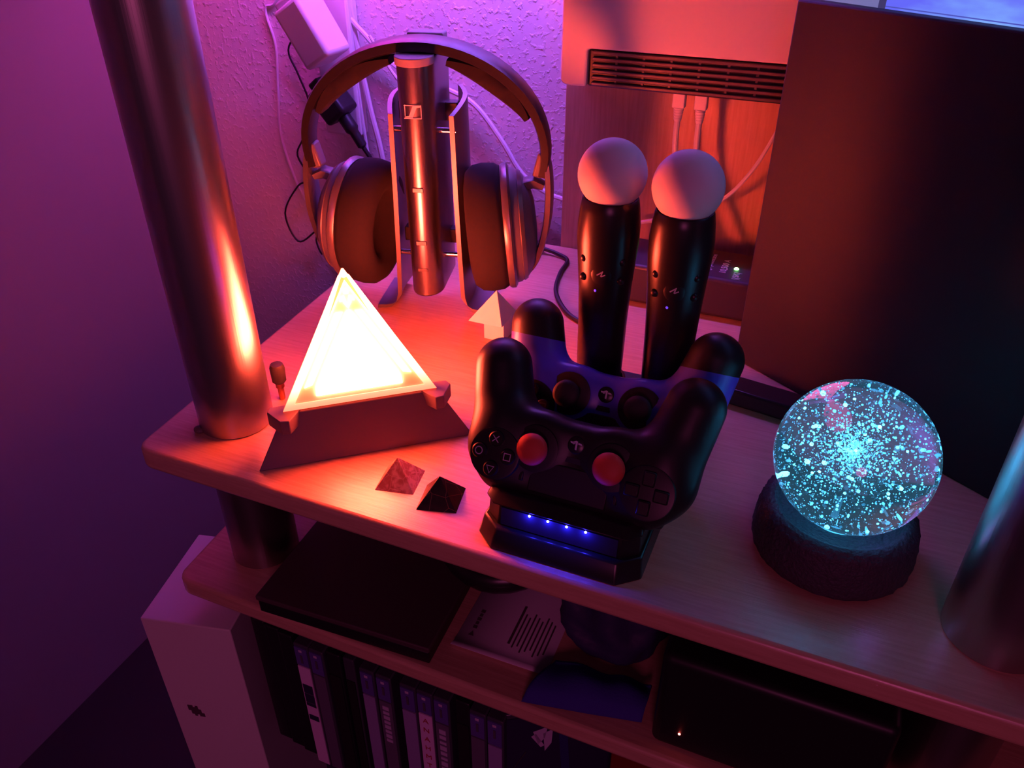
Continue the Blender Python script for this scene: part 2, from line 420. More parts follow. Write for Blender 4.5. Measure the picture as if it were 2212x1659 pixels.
# ------------------------------------------------------------------ little stone pyramids and the paper one
def pyramid(name, label, material, corners, apex, extra=None):
    cx = sum(p[0] for p in corners) / 4; cy = sum(p[1] for p in corners) / 4
    V = [(x - cx, y - cy, .0) for x, y in corners] + [(apex[0] - cx, apex[1] - cy, apex[2])]
    return V, (cx, cy, 0)
def stone_mat(name, c1, c2, c3, scale, lo=.42, hi=.62):
    m = bpy.data.materials.new(name); m.use_nodes = True; nt = m.node_tree; bs = nt.nodes['Principled BSDF']
    tc = nt.nodes.new('ShaderNodeTexCoord')
    n = nt.nodes.new('ShaderNodeTexNoise'); n.inputs['Scale'].default_value = scale; n.inputs['Detail'].default_value = 5; n.inputs['Distortion'].default_value = 1.5
    v = nt.nodes.new('ShaderNodeTexVoronoi'); v.feature = 'DISTANCE_TO_EDGE'; v.inputs['Scale'].default_value = scale * 1.1
    nt.links.new(tc.outputs['Object'], n.inputs['Vector']); nt.links.new(n.outputs['Color'], v.inputs['Vector'])
    cr = nt.nodes.new('ShaderNodeValToRGB'); cr.color_ramp.elements[0].position = lo; cr.color_ramp.elements[1].position = hi
    cr.color_ramp.elements[0].color = (*c1, 1); cr.color_ramp.elements[1].color = (*c2, 1)
    nt.links.new(n.outputs['Fac'], cr.inputs['Fac'])
    lt = nt.nodes.new('ShaderNodeMath'); lt.operation = 'LESS_THAN'; lt.inputs[1].default_value = .010
    v2 = nt.nodes.new('ShaderNodeTexVoronoi'); v2.feature = 'DISTANCE_TO_EDGE'; v2.inputs['Scale'].default_value = scale * .8
    nt.links.new(tc.outputs['Object'], v2.inputs['Vector']); nt.links.new(v2.outputs['Distance'], lt.inputs[0])
    mx = nt.nodes.new('ShaderNodeMix'); mx.data_type = 'RGBA'; nt.links.new(lt.outputs[0], mx.inputs['Factor'])
    nt.links.new(cr.outputs['Color'], mx.inputs['A']); mx.inputs['B'].default_value = (*c3, 1)
    nt.links.new(mx.outputs['Result'], bs.inputs['Base Color']); bs.inputs['Roughness'].default_value = .32
    MATS[name] = m
stone_mat('agate_red', (.58, .22, .14), (.88, .52, .38), (.92, .66, .50), 130)
stone_mat('agate_dark', (.008, .006, .006), (.020, .012, .010), (.24, .13, .07), 90)
def little_pyramid(name, label, material, fl, fr, br, apex):
    fl, fr, br = map(Vector, (fl, fr, br)); bl = fl + br - fr
    cx = (fl + br) / 2
    V = [(p.x - cx.x, p.y - cx.y, 0) for p in (fl, fr, br, bl)] + [(apex[0] - cx.x, apex[1] - cx.y, apex[2])]
    mb = MB().add(V, [(3, 2, 1, 0), (0, 1, 4), (1, 2, 4), (2, 3, 4), (3, 0, 4)])
    o = build(name, mb, material, loc=(cx.x, cx.y, 0), bevel=.0004)
    tag(o, label, 'pyramid', 'little stone pyramids at the shelf edge'); return o
little_pyramid('stone_pyramid', 'small marbled reddish stone pyramid at the front of the shelf', 'agate_red', (-.2615, .366), (-.2335, .372), (-.2385, .3995), (-.2525, .3855, .0185))
little_pyramid('stone_pyramid', 'small dark veined stone pyramid at the front of the shelf', 'agate_dark', (-.2245, .359), (-.1970, .3665), (-.2025, .3935), (-.2150, .3785, .0185))

pp = thing('paper_pyramid', 'little cream paper pyramid roof on a square foot behind the controllers', 'paper model', (-.2725, .604, 0))
h_ = .0175
build('paper_roof', MB().add([(-h_-.003, -h_, .0195), (h_-.004, -h_, .0195), (h_-.004, h_, .0195), (-h_-.003, h_, .0195), (.001, 0, .047)],
      [(3, 2, 1, 0), (0, 1, 4), (1, 2, 4), (2, 3, 4), (3, 0, 4)]), 'paper', pp, bevel=.0003)
build('paper_foot', MB().box((.002, .0, .0098), (.020, .020, .0194)), 'paper', pp, bevel=.0003)

# ------------------------------------------------------------------ headphones on their stand
HO = (-.352, .632, 0); HR = (0, 0, R(15))
st = thing('headphone_stand', 'silver charging stand carrying the headphones, central pole between two side rails', 'stand', HO, HR)
# side rails: bent sheets, curved in plan, flaring to a foot
for s in (-1, 1):
    V = []; F = []; th = .0042; ny = 9
    # profile along height at front edge: (u, z)
    col = [(.0555, .0015), (.0480, .0018), (.0410, .0035), (.0360, .009), (.0335, .018), (.0318, .06), (.0302, .12), (.0290, .1915)]
    for j in range(ny):
        t = j / (ny - 1); y = -.012 + t * .062
        cur = .006 * math.sin(PI * t) - .010 * max(0, t - .6)
        for i, (u, z) in enumerate(col):
            up = min(1, z / .04)
            zz = z + (.0125 * math.sin(t * PI * .5) if i == len(col) - 1 else 0)
            V.append((s * (u + cur * up), y, zz))
    n = len(col)
    V2 = [(x - s * th * min(1, z / .02 + .1), y, z + (th * (1 - min(1, z / .02)))) for x, y, z in V]
    k = len(V); A_ = V + V2
    for j in range(ny - 1):
        for i in range(n - 1):
            a, b_, c_, d_ = j*n+i, j*n+i+1, (j+1)*n+i+1, (j+1)*n+i
            F.append((a, b_, c_, d_)); F.append((k+d_, k+c_, k+b_, k+a))
    for i in range(n - 1):
        F.append((i, k+i, k+i+1, i+1)); o_ = (ny-1)*n; F.append((o_+i+1, k+o_+i+1, k+o_+i, o_+i))
    for j in range(ny - 1):
        F.append(((j+1)*n, k+(j+1)*n, k+j*n, j*n)); e_ = n - 1; F.append((j*n+e_, k+j*n+e_, k+(j+1)*n+e_, (j+1)*n+e_))
    build('side_rail', MB().add(A_, F), 'rail_metal', st, smooth=True, angle=40)
# pole: upright bar with rounded nose
def pole_poly(w, y0, y1, n=14):
    P = []
    for k in range(n + 1):
        a = PI + PI * k / n; P.append((w * math.cos(a), y0 + .020 + .020 * math.sin(a)))
    P += [(w, y1), (-w, y1)]
    return P
pw = .0150
build('pole', MB().prism(pole_poly(pw, -.037, .036), .030, .2405, pole_poly(pw + .0012, -.037, .036)), 'silver', st, smooth=True, bevel=.0012)
build('pole_cap', MB().prism(pole_poly(pw + .0012, -.0415, -.0180), .2360, .2425), 'cap_grey', st, bevel=.0006)
build('pole_cap', MB().box((0, .0275, .2465), (.0320, .0170, .0120)), 'cap_grey', st, bevel=.0015)
for z in (.178, .062):
    for s in (-1, 1):
        build('cross_rod', MB().tube([(s * .0145, -.008, z), (s * .0300, -.008, z)], .0028, 12, smooth=False), 'chrome', st, smooth=True)
build('back_bracket', MB().box((0, .022, .188), (.054, .012, .016)), 'black_satin', st, bevel=.001)
build('back_bracket', MB().box((0, .022, .070), (.060, .012, .014)), 'black_satin', st, bevel=.001)
# buttons and maker's mark on the pole nose (nose at y=-.037)
for z, h in ((.1335, .004), (.084, .004), (.0575, .003)):
    build('button', MB().box((0, -.0372, z), (.0095, .0014, h)), 'dark_silver', st, bevel=.0004)
mk = MB(); ym = -.0375; zc = .2005; w2, h2, t2 = .0072, .0055, .0006
for (x0, z0, x1, z1) in ((-w2, h2-t2, w2, h2), (-w2, -h2, w2, -h2+t2), (-w2, -h2, -w2+t2, h2), (w2-t2, -h2, w2, h2)):
    mk.box(((x0+x1)/2, ym + .0010*(abs((x0+x1)/2)/w2)**2*1.6, zc + (z0+z1)/2), (x1-x0, .0008, z1-z0))
mk.add([(-.0042, ym, zc-h2), (-.0006, ym, zc-h2), (.0042, ym, zc+h2), (.0006, ym, zc+h2),
        (-.0042, ym+.001, zc-h2), (-.0006, ym+.001, zc-h2), (.0042, ym+.001, zc+h2), (.0006, ym+.001, zc+h2)],
       [(0,1,2,3),(7,6,5,4),(0,4,5,1),(1,5,6,2),(2,6,7,3),(3,7,4,0)])
mk.add([(.003, ym, zc+h2), (w2, ym, zc+h2), (w2*.9, ym, zc+h2-.0016), (.0028, ym, zc+h2-.0022)], [(0,1,2,3)])
mk.add([(-.003, ym, zc-h2), (-w2, ym, zc-h2), (-w2*.9, ym, zc-h2+.0016), (-.0028, ym, zc-h2+.0022)], [(0,1,2,3)])
build('maker_mark', mk, 'white_soft', st)

hp = thing('headphones', 'over-ear headphones with dark padded cups hanging on the silver stand', 'headphones', HO, HR)
# headband: arc (u,z)
arc_pts = []
for k in range(41):
    a = R(-12 + 204 * k / 40)
    arc_pts.append((.1080 * math.cos(a), 0.1600 + .0885 * math.sin(a) - .0011))
def band(pts, w0, w1, t0, t1, y0=0.0):
    V = []; F = []; n = len(pts)
    for i, (u, z) in enumerate(pts):
        p0 = pts[max(i-1, 0)]; p1 = pts[min(i+1, n-1)]; dx, dz = p1[0]-p0[0], p1[1]-p0[1]; l = math.hypot(dx, dz); nx, nz = dz / l, -dx / l
        f = math.sin(PI * i / (n - 1)); w = w0 + (w1 - w0) * f; t = t0 + (t1 - t0) * f
        for (a, b_) in ((-.5, -.35), (-.35, -.5), (.35, -.5), (.5, -.35), (.5, .35), (.35, .5), (-.35, .5), (-.5, .35)):
            V.append((u + nx * t * b_, y0 + a * w, z + nz * t * b_))
    m_ = 8
    for i in range(n - 1):
        for k in range(m_):
            k2 = (k + 1) % m_; F.append((i*m_+k, i*m_+k2, (i+1)*m_+k2, (i+1)*m_+k))
    F.append(tuple(range(m_))); F.append(tuple((n-1)*m_ + k for k in range(m_ - 1, -1, -1)))
    return MB().add(V, F)
build('headband', band(arc_pts, .020, .034, .008, .0105), 'black_satin', hp, smooth=True, angle=50)
for s in (-1, 1):                       # padding under the band, either side of the pole
    pts = []
    for k in range(16):
        a = R(90 - s * (14 + 52 * k / 15)); rr = .0935 - .004 * math.sin(PI * k / 15)
        pts.append((.1010 * math.cos(a), .1585 + .0785 * math.sin(a)))
    build('band_pad', band(pts, .026, .028, .006, .0165), 'pad_black', hp, smooth=True, angle=60)
cz = .0885
for s in (-1, 1):
    tilt = Matrix.Translation((s * .067, 0, cz)) @ Matrix.Rotation(R(s * -5), 4, 'Y') @ Matrix.Rotation(R(s * 9), 4, 'Z') @ Matrix.Translation((-s * .067, 0, -cz))
    def lx(prof, sy=.86, sz=1.0):       # lathe around the u axis
        P = [(r, u) for r, u in prof]
        mb = MB().lathe(P, 56, (0, 0, 0), 1, 1, 'z')
        V = [(s * z, x * sy, y * sz + cz) for x, y, z in mb.v]; mb.v = V
        return mb.xf(tilt)
    cup = build('ear_cushion', lx([(.030, .047), (.034, .041), (.044, .0375), (.053, .0395), (.0585, .046), (.0600, .055), (.0590, .066), (.0560, .0710)]), 'velour', hp, smooth=True, angle=80)
    build('cup_ring', lx([(.050, .0705), (.0570, .0712), (.0585, .0735), (.0585, .0770), (.0555, .0790), (.046, .0795)]), 'dark_silver', hp, smooth=True, angle=50)
    sh = build('cup_shell', lx([(.054, .0785), (.0530, .0830), (.048, .0900), (.038, .0965), (.024, .1000), (.004, .1010)]), 'grey_plastic', hp, smooth=True, angle=60)
    build('shell_accent', lx([(.0512, .0850), (.0522, .0860), (.0500, .0895), (.0488, .0888)], cap_ := .86), 'dark_silver', sh, smooth=True)
    # yoke: curved bracket from the band end down the outside of the cup
    yp = [(s*.1065, 0, .160), (s*.1105, 0, .146), (s*.1120, 0, .120), (s*.1100, 0, .092), (s*.1020, 0, .062), (s*.0890, 0, .043), (s*.0760, 0, .034)]
    P2 = [(p[0], p[2]) for p in yp]
    Q = []
    for i in range(len(P2) - 1):
        for j in range(5):
            t = j / 5; p0 = P2[max(i-1,0)]; p1 = P2[i]; p2 = P2[i+1]; p3 = P2[min(i+2, len(P2)-1)]
            Q.append(tuple(.5*((2*p1[c])+(p2[c]-p0[c])*t+(2*p0[c]-5*p1[c]+4*p2[c]-p3[c])*t*t+(3*p1[c]-p0[c]-3*p2[c]+p3[c])*t**3) for c in (0, 1)))
    Q.append(P2[-1])
    yk = build('yoke', band(Q, .012, .030, .005, .0065), 'dark_silver', hp, smooth=True, angle=50)
    build('yoke_joint', MB().box((s*.1035, 0, .150), (.009, .016, .022), M=Matrix.Rotation(R(s*14), 4, 'Y').to_3x3()), 'grey_plastic', yk, bevel=.002)
    build('hinge_arm', band([(s*.1070, .130), (s*.0980, .1335), (s*.0890, .1310), (s*.0815, .1230)], .012, .016, .006, .010), 'grey_plastic', hp, smooth=True, angle=50)

# ------------------------------------------------------------------ charging dock
dock = thing('charging_dock', 'black charging dock with a row of blue lights holding the controllers', 'charging dock', (-.120, .355, 0))
def chamfer_poly(x0, x1, y0, y1, cx, cy):
    return [(x0 + cx, y0), (x1 - cx, y0), (x1, y0 + cy), (x1, y1), (x0, y1), (x0, y0 + cy)]
build('plinth', MB().prism(chamfer_poly(-.056, .056, -.010, .195, .014, .012), 0, .013, chamfer_poly(-.0535, .0535, -.0035, .192, .013, .011)), 'black_satin', dock, bevel=.0012)
build('body', MB().prism(chamfer_poly(-.0515, .0515, .0015, .190, .010, .008), .013, .029, chamfer_poly(-.0505, .0505, .0035, .189, .010, .008)), 'black_plastic', dock, bevel=.0005)
build('lip', MB().prism(chamfer_poly(-.0525, .0525, .0005, .130, .008, .008), .029, .0345, chamfer_poly(-.050, .050, .008, .128, .008, .008)), 'black_satin', dock, bevel=.001)
build('light_panel', MB().box((0, .0018, .0205), (.078, .0012, .0130), M=Matrix.Rotation(R(-7), 3, 'X')), mat('glow_backing_m', (.022, .022, .04), .4), dock)  # bluish inset added to brighten the glow around the blue lights
for k in range(4):
    x = -.0195 + k * .0125
    build('blue_light', MB().sphere((x, .0020, .0262), .00085, 12, 8), glow('blue_led', (.10, .12, 1.0), 60.0), dock)
    L = bpy.data.lights.new('blue_light_glow', 'POINT'); L.color = (.03, .02, 1.0); L.energy = .014; L.shadow_soft_size = .0012
    q = bpy.data.objects.new('blue_light_glow', L); COL.objects.link(q); q.parent = dock; q.location = (x, -.0012, .0262)
# two wells that carry the motion wands
for x in (-.0225, .0290):
    build('wand_well', MB().lathe([(.0215, .029), (.0225, .0295), (.0205, .045), (.0182, .0455), (.0178, .030)], 40, (x, .150, 0)), 'black_satin', dock, smooth=True)

# ------------------------------------------------------------------ game controllers (stand on their heads in the dock)
def surface_nets(f, lo, hi, h):
    ax = [np.arange(lo[i], hi[i] + h, h) for i in range(3)]
    X, Y, Z = np.meshgrid(*ax, indexing='ij'); D = f(X, Y, Z); nx, ny, nz = D.shape
    S = D < 0
    idx = -np.ones((nx-1, ny-1, nz-1), int); verts = []
    cs = [(i, j, k) for i in (0, 1) for j in (0, 1) for k in (0, 1)]
    cnt = sum(S[i:nx-1+i, j:ny-1+j, k:nz-1+k].astype(int) for i, j, k in cs)
    cells = np.argwhere((cnt > 0) & (cnt < 8))
    edges = [(a, b_) for a in range(8) for b_ in range(a+1, 8) if sum(abs(np.array(cs[a]) - np.array(cs[b_]))) == 1]
    for ci, (i, j, k) in enumerate(cells):
        idx[i, j, k] = ci; acc = np.zeros(3); m = 0
        for a, b_ in edges:
            ca, cb = cs[a], cs[b_]; da = D[i+ca[0], j+ca[1], k+ca[2]]; db = D[i+cb[0], j+cb[1], k+cb[2]]
            if (da < 0) != (db < 0):
                t = da / (da - db); acc += np.array(ca) + t * (np.array(cb) - np.array(ca)); m += 1
        p = acc / m; verts.append((ax[0][i] + p[0]*h, ax[1][j] + p[1]*h, ax[2][k] + p[2]*h))
    F = []
    for axis in range(3):
        o1, o2 = [(1, 2), (2, 0), (0, 1)][axis]
        sl = [slice(None)] * 3; sl2 = [slice(None)] * 3; sl[axis] = slice(0, -1); sl2[axis] = slice(1, None)
        ch = np.argwhere(S[tuple(sl)] != S[tuple(sl2)])
        for c in ch:
            if c[o1] == 0 or c[o2] == 0 or c[o1] >= D.shape[o1]-1 or c[o2] >= D.shape[o2]-1: continue
            q = []
            for d1, d2 in ((0, 0), (-1, 0), (-1, -1), (0, -1)):
                e = c.copy(); e[o1] += d1; e[o2] += d2; q.append(idx[tuple(e)])
            if min(q) < 0: continue
            F.append(tuple(q) if S[tuple(c)] else tuple(q[::-1]))
    return verts, F
def smin(a, b_, k):
    h = np.clip(.5 + .5 * (b_ - a) / k, 0, 1); return b_ * (1 - h) + a * h - k * h * (1 - h)
def pad_sdf(X, Y, Z):
    AX = np.abs(X)
    def rbox(c, hs, r):
        qx, qy, qz = np.abs(X-c[0]) - hs[0], np.abs(Y-c[1]) - hs[1], np.abs(Z-c[2]) - hs[2]
        return np.sqrt(np.maximum(qx,0)**2 + np.maximum(qy,0)**2 + np.maximum(qz,0)**2) + np.minimum(np.maximum(qx, np.maximum(qy, qz)), 0) - r
    def cone(a, b_, ra, rb, fl=1.0):
        a = np.array(a); b_ = np.array(b_); d = b_ - a; L2 = d.dot(d)
        t = np.clip(((AX-a[0])*d[0] + (Y-a[1])*d[1] + (Z-a[2])*d[2]) / L2, 0, 1)
        return np.sqrt((AX-a[0]-t*d[0])**2 + (Y-a[1]-t*d[1])**2 + (Z-a[2]-t*d[2])**2) - (ra + (rb-ra)*t)
    def disc(cx, cy, cz_, rad, hz, r):
        q = np.sqrt((AX-cx)**2 + (Y-cy)**2) - rad + r; w = np.abs(Z-cz_) - hz + r
        return np.sqrt(np.maximum(q,0)**2 + np.maximum(w,0)**2) + np.minimum(np.maximum(q, w), 0) - r
    d = rbox((0, -.013, -.012), (.050, .019, .006), .008)
    d = smin(d, disc(.0490, -.0135, -.0115, .0225, .0125, .008), .012)
    d = smin(d, disc(.0250, -.003, -.008, .0190, .0100, .006), .007)
    d = smin(d, cone((.0530, -.009, -.016), (.0645, .0385, -.0165), .0220, .0190), .014)
    return d
def face_z(x, y):                      # height of the controller face above (x, y)
    zs = np.arange(.014, -.03, -.0002); d = pad_sdf(np.full_like(zs, x), np.full_like(zs, y), zs)
    return float(zs[np.argmax(d < 0)])
PV, PF = surface_nets(pad_sdf, (-.086, -.048, -.044), (.086, .064, .008), .0016)
tip_line = .0300
def sub_mesh(name, above, left=None):
    me0 = bpy.data.meshes.new(name); me0.from_pydata(PV, [], PF); me0.update()
    bm = bmesh.new(); bm.from_mesh(me0); bpy.data.meshes.remove(me0)
    bmesh.ops.recalc_face_normals(bm, faces=bm.faces)
    bmesh.ops.bisect_plane(bm, geom=bm.verts[:] + bm.edges[:] + bm.faces[:], dist=1e-5, plane_co=(0, tip_line, 0), plane_no=(0, 1, 0), clear_inner=above, clear_outer=not above)
    if left is not None: bmesh.ops.delete(bm, geom=[v for v in bm.verts if (v.co.x < 0) != left], context='VERTS')
    me = bpy.data.meshes.new(name); bm.to_mesh(me); bm.free(); me.shade_smooth(); return me
def link(name, me, material, parent, M=None):
    o = bpy.data.objects.new(name, me); COL.objects.link(o); o.parent = parent
    if not me.materials: me.materials.append(MATS[material])
    if M is not None: o.matrix_local = M
    return o
def controller(label, loc, body_m, tip_m, cap_m, logo_m, btn_m, mark_m):
    t = thing('game_controller', label, 'game controller', loc, (R(90 - 31), 0, 0), 'game controllers upside down in the dock')
    me = sub_mesh('body', False); me.materials.append(MATS[body_m]); link('body', me, body_m, t)
    for lf in (True, False):
        me = sub_mesh('grip_tip', True, lf); me.materials.append(MATS[tip_m]); link('grip_tip', me, tip_m, t)
    for s in (-1, 1):
        sx, sy = s * .0250, (-.004 if cap_m == 'dark_rubber' else -.0075)
        q0 = len(COL.objects); w = build('stick_well', MB().lathe([(.0132, .0012), (.0150, .0022), (.0150, .0026), (.0125, .0030)], 36, (sx, sy, face_z(sx, sy) - .0015)), 'black_plastic', t, smooth=True)
        stk = build('thumb_stick', MB().lathe([(.0060, .001), (.0055, .006), (.0085, .0085), (.0094, .0100), (.0092, .0118), (.0070, .0130), (.002, .0133)] if cap_m == 'dark_rubber' else
                    [(.0060, .001), (.0055, .006), (.0085, .0068), (.0100, .0082), (.0102, .0096), (.0088, .0118), (.0055, .0132), (.001, .0136)], 40, (sx, sy, face_z(sx, sy) - .0015)), cap_m, t, smooth=True, angle=60)
    # home button with its emblem (seen upside down)
    hb_ = build('home_button', MB().lathe([(.0056, .0000), (.0056, .0016), (.0048, .0021), (.001, .0022)], 32, (0, .0005, face_z(0, .0005) - .0010)), 'black_satin', t, smooth=True)
    em = MB(); z = face_z(0, .0005) + .0014
    def fl(P): n = len(P); em.add([(x, y + .0005, z) for x, y in P] + [(x, y + .0005, z - .0006) for x, y in P], [tuple(range(n)), tuple(range(2*n-1, n-1, -1))] + [(i, n+i, n+(i+1) % n, (i+1) % n) for i in range(n)])
    fl([(-.0003, -.0026), (.0009, -.0030), (.0009, .0026), (-.0003, .0030)])
    fl([(-.0003, .0030), (-.0022, .0020), (-.0024, .0006), (-.0012, .0004), (-.0013, .0014), (-.0003, .0019)])
    fl([(.0013, .0020), (.0034, .0016), (.0040, .0006), (.0013, .0008)])
    fl([(-.0006, .0018), (-.0040, .0020), (-.0036, .0010), (-.0006, .0008)])
    build('home_emblem', em, logo_m, hb_)
    # four action buttons on the left, direction pad on the right (the controller is upside down)
    bx, by = -.0500, -.0165; fz = face_z(bx, by) - .0006
    rp = build('button_plate', MB().lathe([(.0172, -.0025), (.0168, .0013), (.0155, .0016), (.001, .0016)], 44, (bx, by, fz)), 'black_plastic', t, smooth=True)
    for kx, ky, sh in ((0, .0098, 'cross'), (0, -.0098, 'triangle'), (.0098, 0, 'square'), (-.0098, 0, 'circle')):
        bt = build('action_button', MB().lathe([(.0050, .0010), (.0050, .0034), (.0042, .0040), (.001, .0041)], 28, (bx+kx, by+ky, fz)), btn_m, t, smooth=True)
        g = MB(); zz = fz + .00415; rr = .0027
        def ring(P):
            n = len(P); Q = [(x * .76, y * .76) for x, y in P]
            g.add([(bx+kx+x, by+ky+y, zz) for x, y in P] + [(bx+kx+x, by+ky+y, zz) for x, y in Q], [(i, (i+1) % n, n+(i+1) % n, n+i) for i in range(n)])
        if sh == 'circle': ring([(rr*math.cos(2*PI*k/24), rr*math.sin(2*PI*k/24)) for k in range(24)])
        if sh == 'square': ring([(-rr*.9,-rr*.9),(rr*.9,-rr*.9),(rr*.9,rr*.9),(-rr*.9,rr*.9)])
        if sh == 'triangle': ring([(0,-rr*1.15),(rr*1.05,rr*.75),(-rr*1.05,rr*.75)])
        if sh == 'cross':
            for a in (45, -45):
                c_, s_ = math.cos(R(a)), math.sin(R(a)); P = [(-rr*1.1,-.0003),(rr*1.1,-.0003),(rr*1.1,.0003),(-rr*1.1,.0003)]
                g.add([(bx+kx+x*c_-y*s_, by+ky+x*s_+y*c_, zz) for x, y in P], [(0,1,2,3)])
        build('button_symbol', g, mark_m, bt)
    bx = -bx
    build('pad_plate', MB().lathe([(.0172, -.0025), (.0168, .0013), (.0155, .0016), (.001, .0016)], 44, (bx, by, fz)), 'black_plastic', t, smooth=True)
    for kx, ky in ((0, .0090), (0, -.0090), (.0090, 0), (-.0090, 0)):
        build('direction_key', MB().box((bx+kx, by+ky, fz + .0025), (.0078 if kx == 0 else .0092, .0078 if ky == 0 else .0092, .0030)), btn_m, t, bevel=.001)
    build('touch_pad', MB().box((0, -.0245, face_z(0, -.0245) - .0004), (.052, .0215, .0024)), 'black_plastic', t, bevel=.001)
    build('speaker_grille', MB().box((0, -.0095, face_z(0, -.0095)), (.010, .0035, .0006)), 'black_matte', t)
    for s in (-1, 1):
        build('option_key', MB().box((s * .0310, -.0265, face_z(.031, -.0265) - .0004), (.0030, .0070, .0020)), btn_m, t, bevel=.0008)
        build('shoulder_button', MB().box((s * .0480, -.0355, -.012), (.028, .009, .012)), 'black_satin', t, bevel=.004)
    return t
controller('black game controller with red thumb caps, upside down at the front of the dock', (-.1200, .3875, .0665), 'black_plastic', 'black_plastic', 'red_rubber', 'print_light', 'black_satin', 'print_grey')
controller('dark blue game controller with black grip ends, upside down behind the black one', (-.1195, .4480, .0675), 'blue_plastic', 'black_plastic', 'dark_rubber', 'print_light', 'black_satin', 'print_dim')

# ------------------------------------------------------------------ motion wands
def wand(label, loc, rz):
    t = thing('motion_wand', label, 'motion controller', loc, (0, 0, rz), 'motion wands in the dock')
    prof = [(.0130, .030), (.0160, .032), (.0172, .060), (.0178, .095), (.0188, .120), (.0202, .140), (.0214, .156), (.0214, .168), (.0203, .179), (.0192, .1855), (.0184, .1865), (.016, .184), (.010, .181), (.002, .180)]
    body = MB().lathe(prof, 56, (0, 0, 0), 1.0, .95)
    build('handle', body, 'black_satin', t, smooth=True, angle=60)
    build('light_ball', MB().sphere((0, 0, .2020), .0230, 48, 28), 'white_soft', t, smooth=True)
    yf = -.0178
    build('face_button', MB().sphere((0, yf + .0012, .138), .0092, 28, 16, (.85, .30, 1.25)), 'black_plastic', t, smooth=True)
    sw = MB()
    for P in (((-.0030, .1375), (.0012, .1405), (.0016, .1397), (-.0026, .1367)), ((.0008, .1405), (.0016, .1405), (.0004, .1360), (-.0004, .1365)), ((-.0004, .1365), (.0004, .1360), (.0032, .1375), (.0030, .1383))):
        sw.add([(x, yf - .0019, z) for x, z in P], [(0, 1, 2, 3)])
    build('wave_mark', sw, 'print_grey', t)
    for i, (x, z) in enumerate(((-.0128, .1465), (-.0128, .1325), (.0128, .1465), (.0128, .1325))):
        yy = -math.sqrt(max(0, .0192**2 - x*x)) + .0004
        build('small_button', MB().sphere((x, yy, z), .0030, 18, 12, (1, .8, 1)), 'black_satin', t, smooth=True)
    build('status_light', MB().sphere((-.0035, yf + .0002, .1245), .0010, 10, 6), glow('wand_led', (.06, .05, 1.0), .9), t)
    build('home_key', MB().lathe([(.0032, 0), (.0032, .0008), (.002, .0012)], 20, (0, 0, 0)).xf(Matrix.Translation((0, -.0162, .112)) @ Matrix.Rotation(R(90), 4, 'X')), 'grey_plastic', t, smooth=True)
    build('wrist_loop', MB().tube([(.0, .014, .040), (.006, .022, .036), (.0, .027, .030), (-.006, .022, .036), (.0, .014, .042)], .0012, 6), 'black_cable', t, smooth=True)
    return t
wand('black motion wand with white ball on top, the left of the two', (-.1425, .5055, .0), R(6))
wand('black motion wand with white ball on top, the right of the two', (-.0910, .5000, .0), R(8))
SC_D = bpy.data.objects['charging_dock']

# ------------------------------------------------------------------ glass ball on its stone base
BX, BY = .0405, .4340
ball = thing('glass_ball', 'glowing cyan glass ball full of bubbles on a dark stone base', 'lamp', (BX, BY, 0))
prof = [(.0455, 0), (.0490, .002), (.0500, .010), (.0488, .024), (.0468, .031), (.0430, .0345), (.0400, .0352), (.0385, .0345), (.036, .030), (.020, .0255), (.004, .0250)]
def rough_lathe(prof, seg, amp):
    mb = MB().lathe(prof, seg); rnd = random.Random(3); V = []
    for x, y, z in mb.v:
        l = math.hypot(x, y) or 1; d = rnd.uniform(-amp, amp) if .001 < z < .0345 else 0
        V.append((x + x / l * d, y + y / l * d, z + d * .4))
    mb.v = V; return mb
den = []
for (r0, z0), (r1, z1) in zip(prof[:-1], prof[1:]):
    for j in range(3): den.append((r0 + (r1-r0)*j/3, z0 + (z1-z0)*j/3))
den.append(prof[-1])
build('stone_base', rough_lathe(den, 96, .0007), 'stone', ball, smooth=True, angle=60)
build('cyan_light', MB().lathe([(.001, .0253), (.017, .0256), (.017, .0262), (.001, .0262)], 32), glow('cyan_led', (.06, .55, 1.0), 1.6), ball)
BR = .0470; BZ = .0734
m = bpy.data.materials.new('ball_glass'); m.use_nodes = True; bs = m.node_tree.nodes['Principled BSDF']
bs.inputs['Base Color'].default_value = (.86, .95, 1, 1); bs.inputs['Roughness'].default_value = 0; bs.inputs['Transmission Weight'].default_value = 1; bs.inputs['IOR'].default_value = 1.48
bs.inputs['Emission Color'].default_value = (.10, .45, .75, 1); bs.inputs['Emission Strength'].default_value = .07
MATS['ball_glass'] = m
gl = build('glass_sphere', MB().sphere((0, 0, BZ), BR, 96, 56), 'ball_glass', ball, smooth=True, angle=180)
rnd = np.random.RandomState(11)
ico = bmesh.new(); bmesh.ops.create_icosphere(ico, subdivisions=1, radius=1.0)
iv = np.array([v.co[:] for v in ico.verts]); jf = np.array([[v.index for v in f.verts] for f in ico.faces]); ico.free()
pts = []; rad = []; em = []
def addp(p, r, e):
    if np.linalg.norm(p) < BR * .93: pts.append(p); rad.append(r); em.append(e)
for k in range(2700):                    # loose bubbles everywhere
    v = rnd.normal(size=3); v /= np.linalg.norm(v); p = v * BR * .92 * rnd.uniform(0, 1) ** (1/2.6)
    addp(p, .00015 + .00046 * rnd.uniform() ** 3, .7 + 4.2 * rnd.uniform() ** 3)
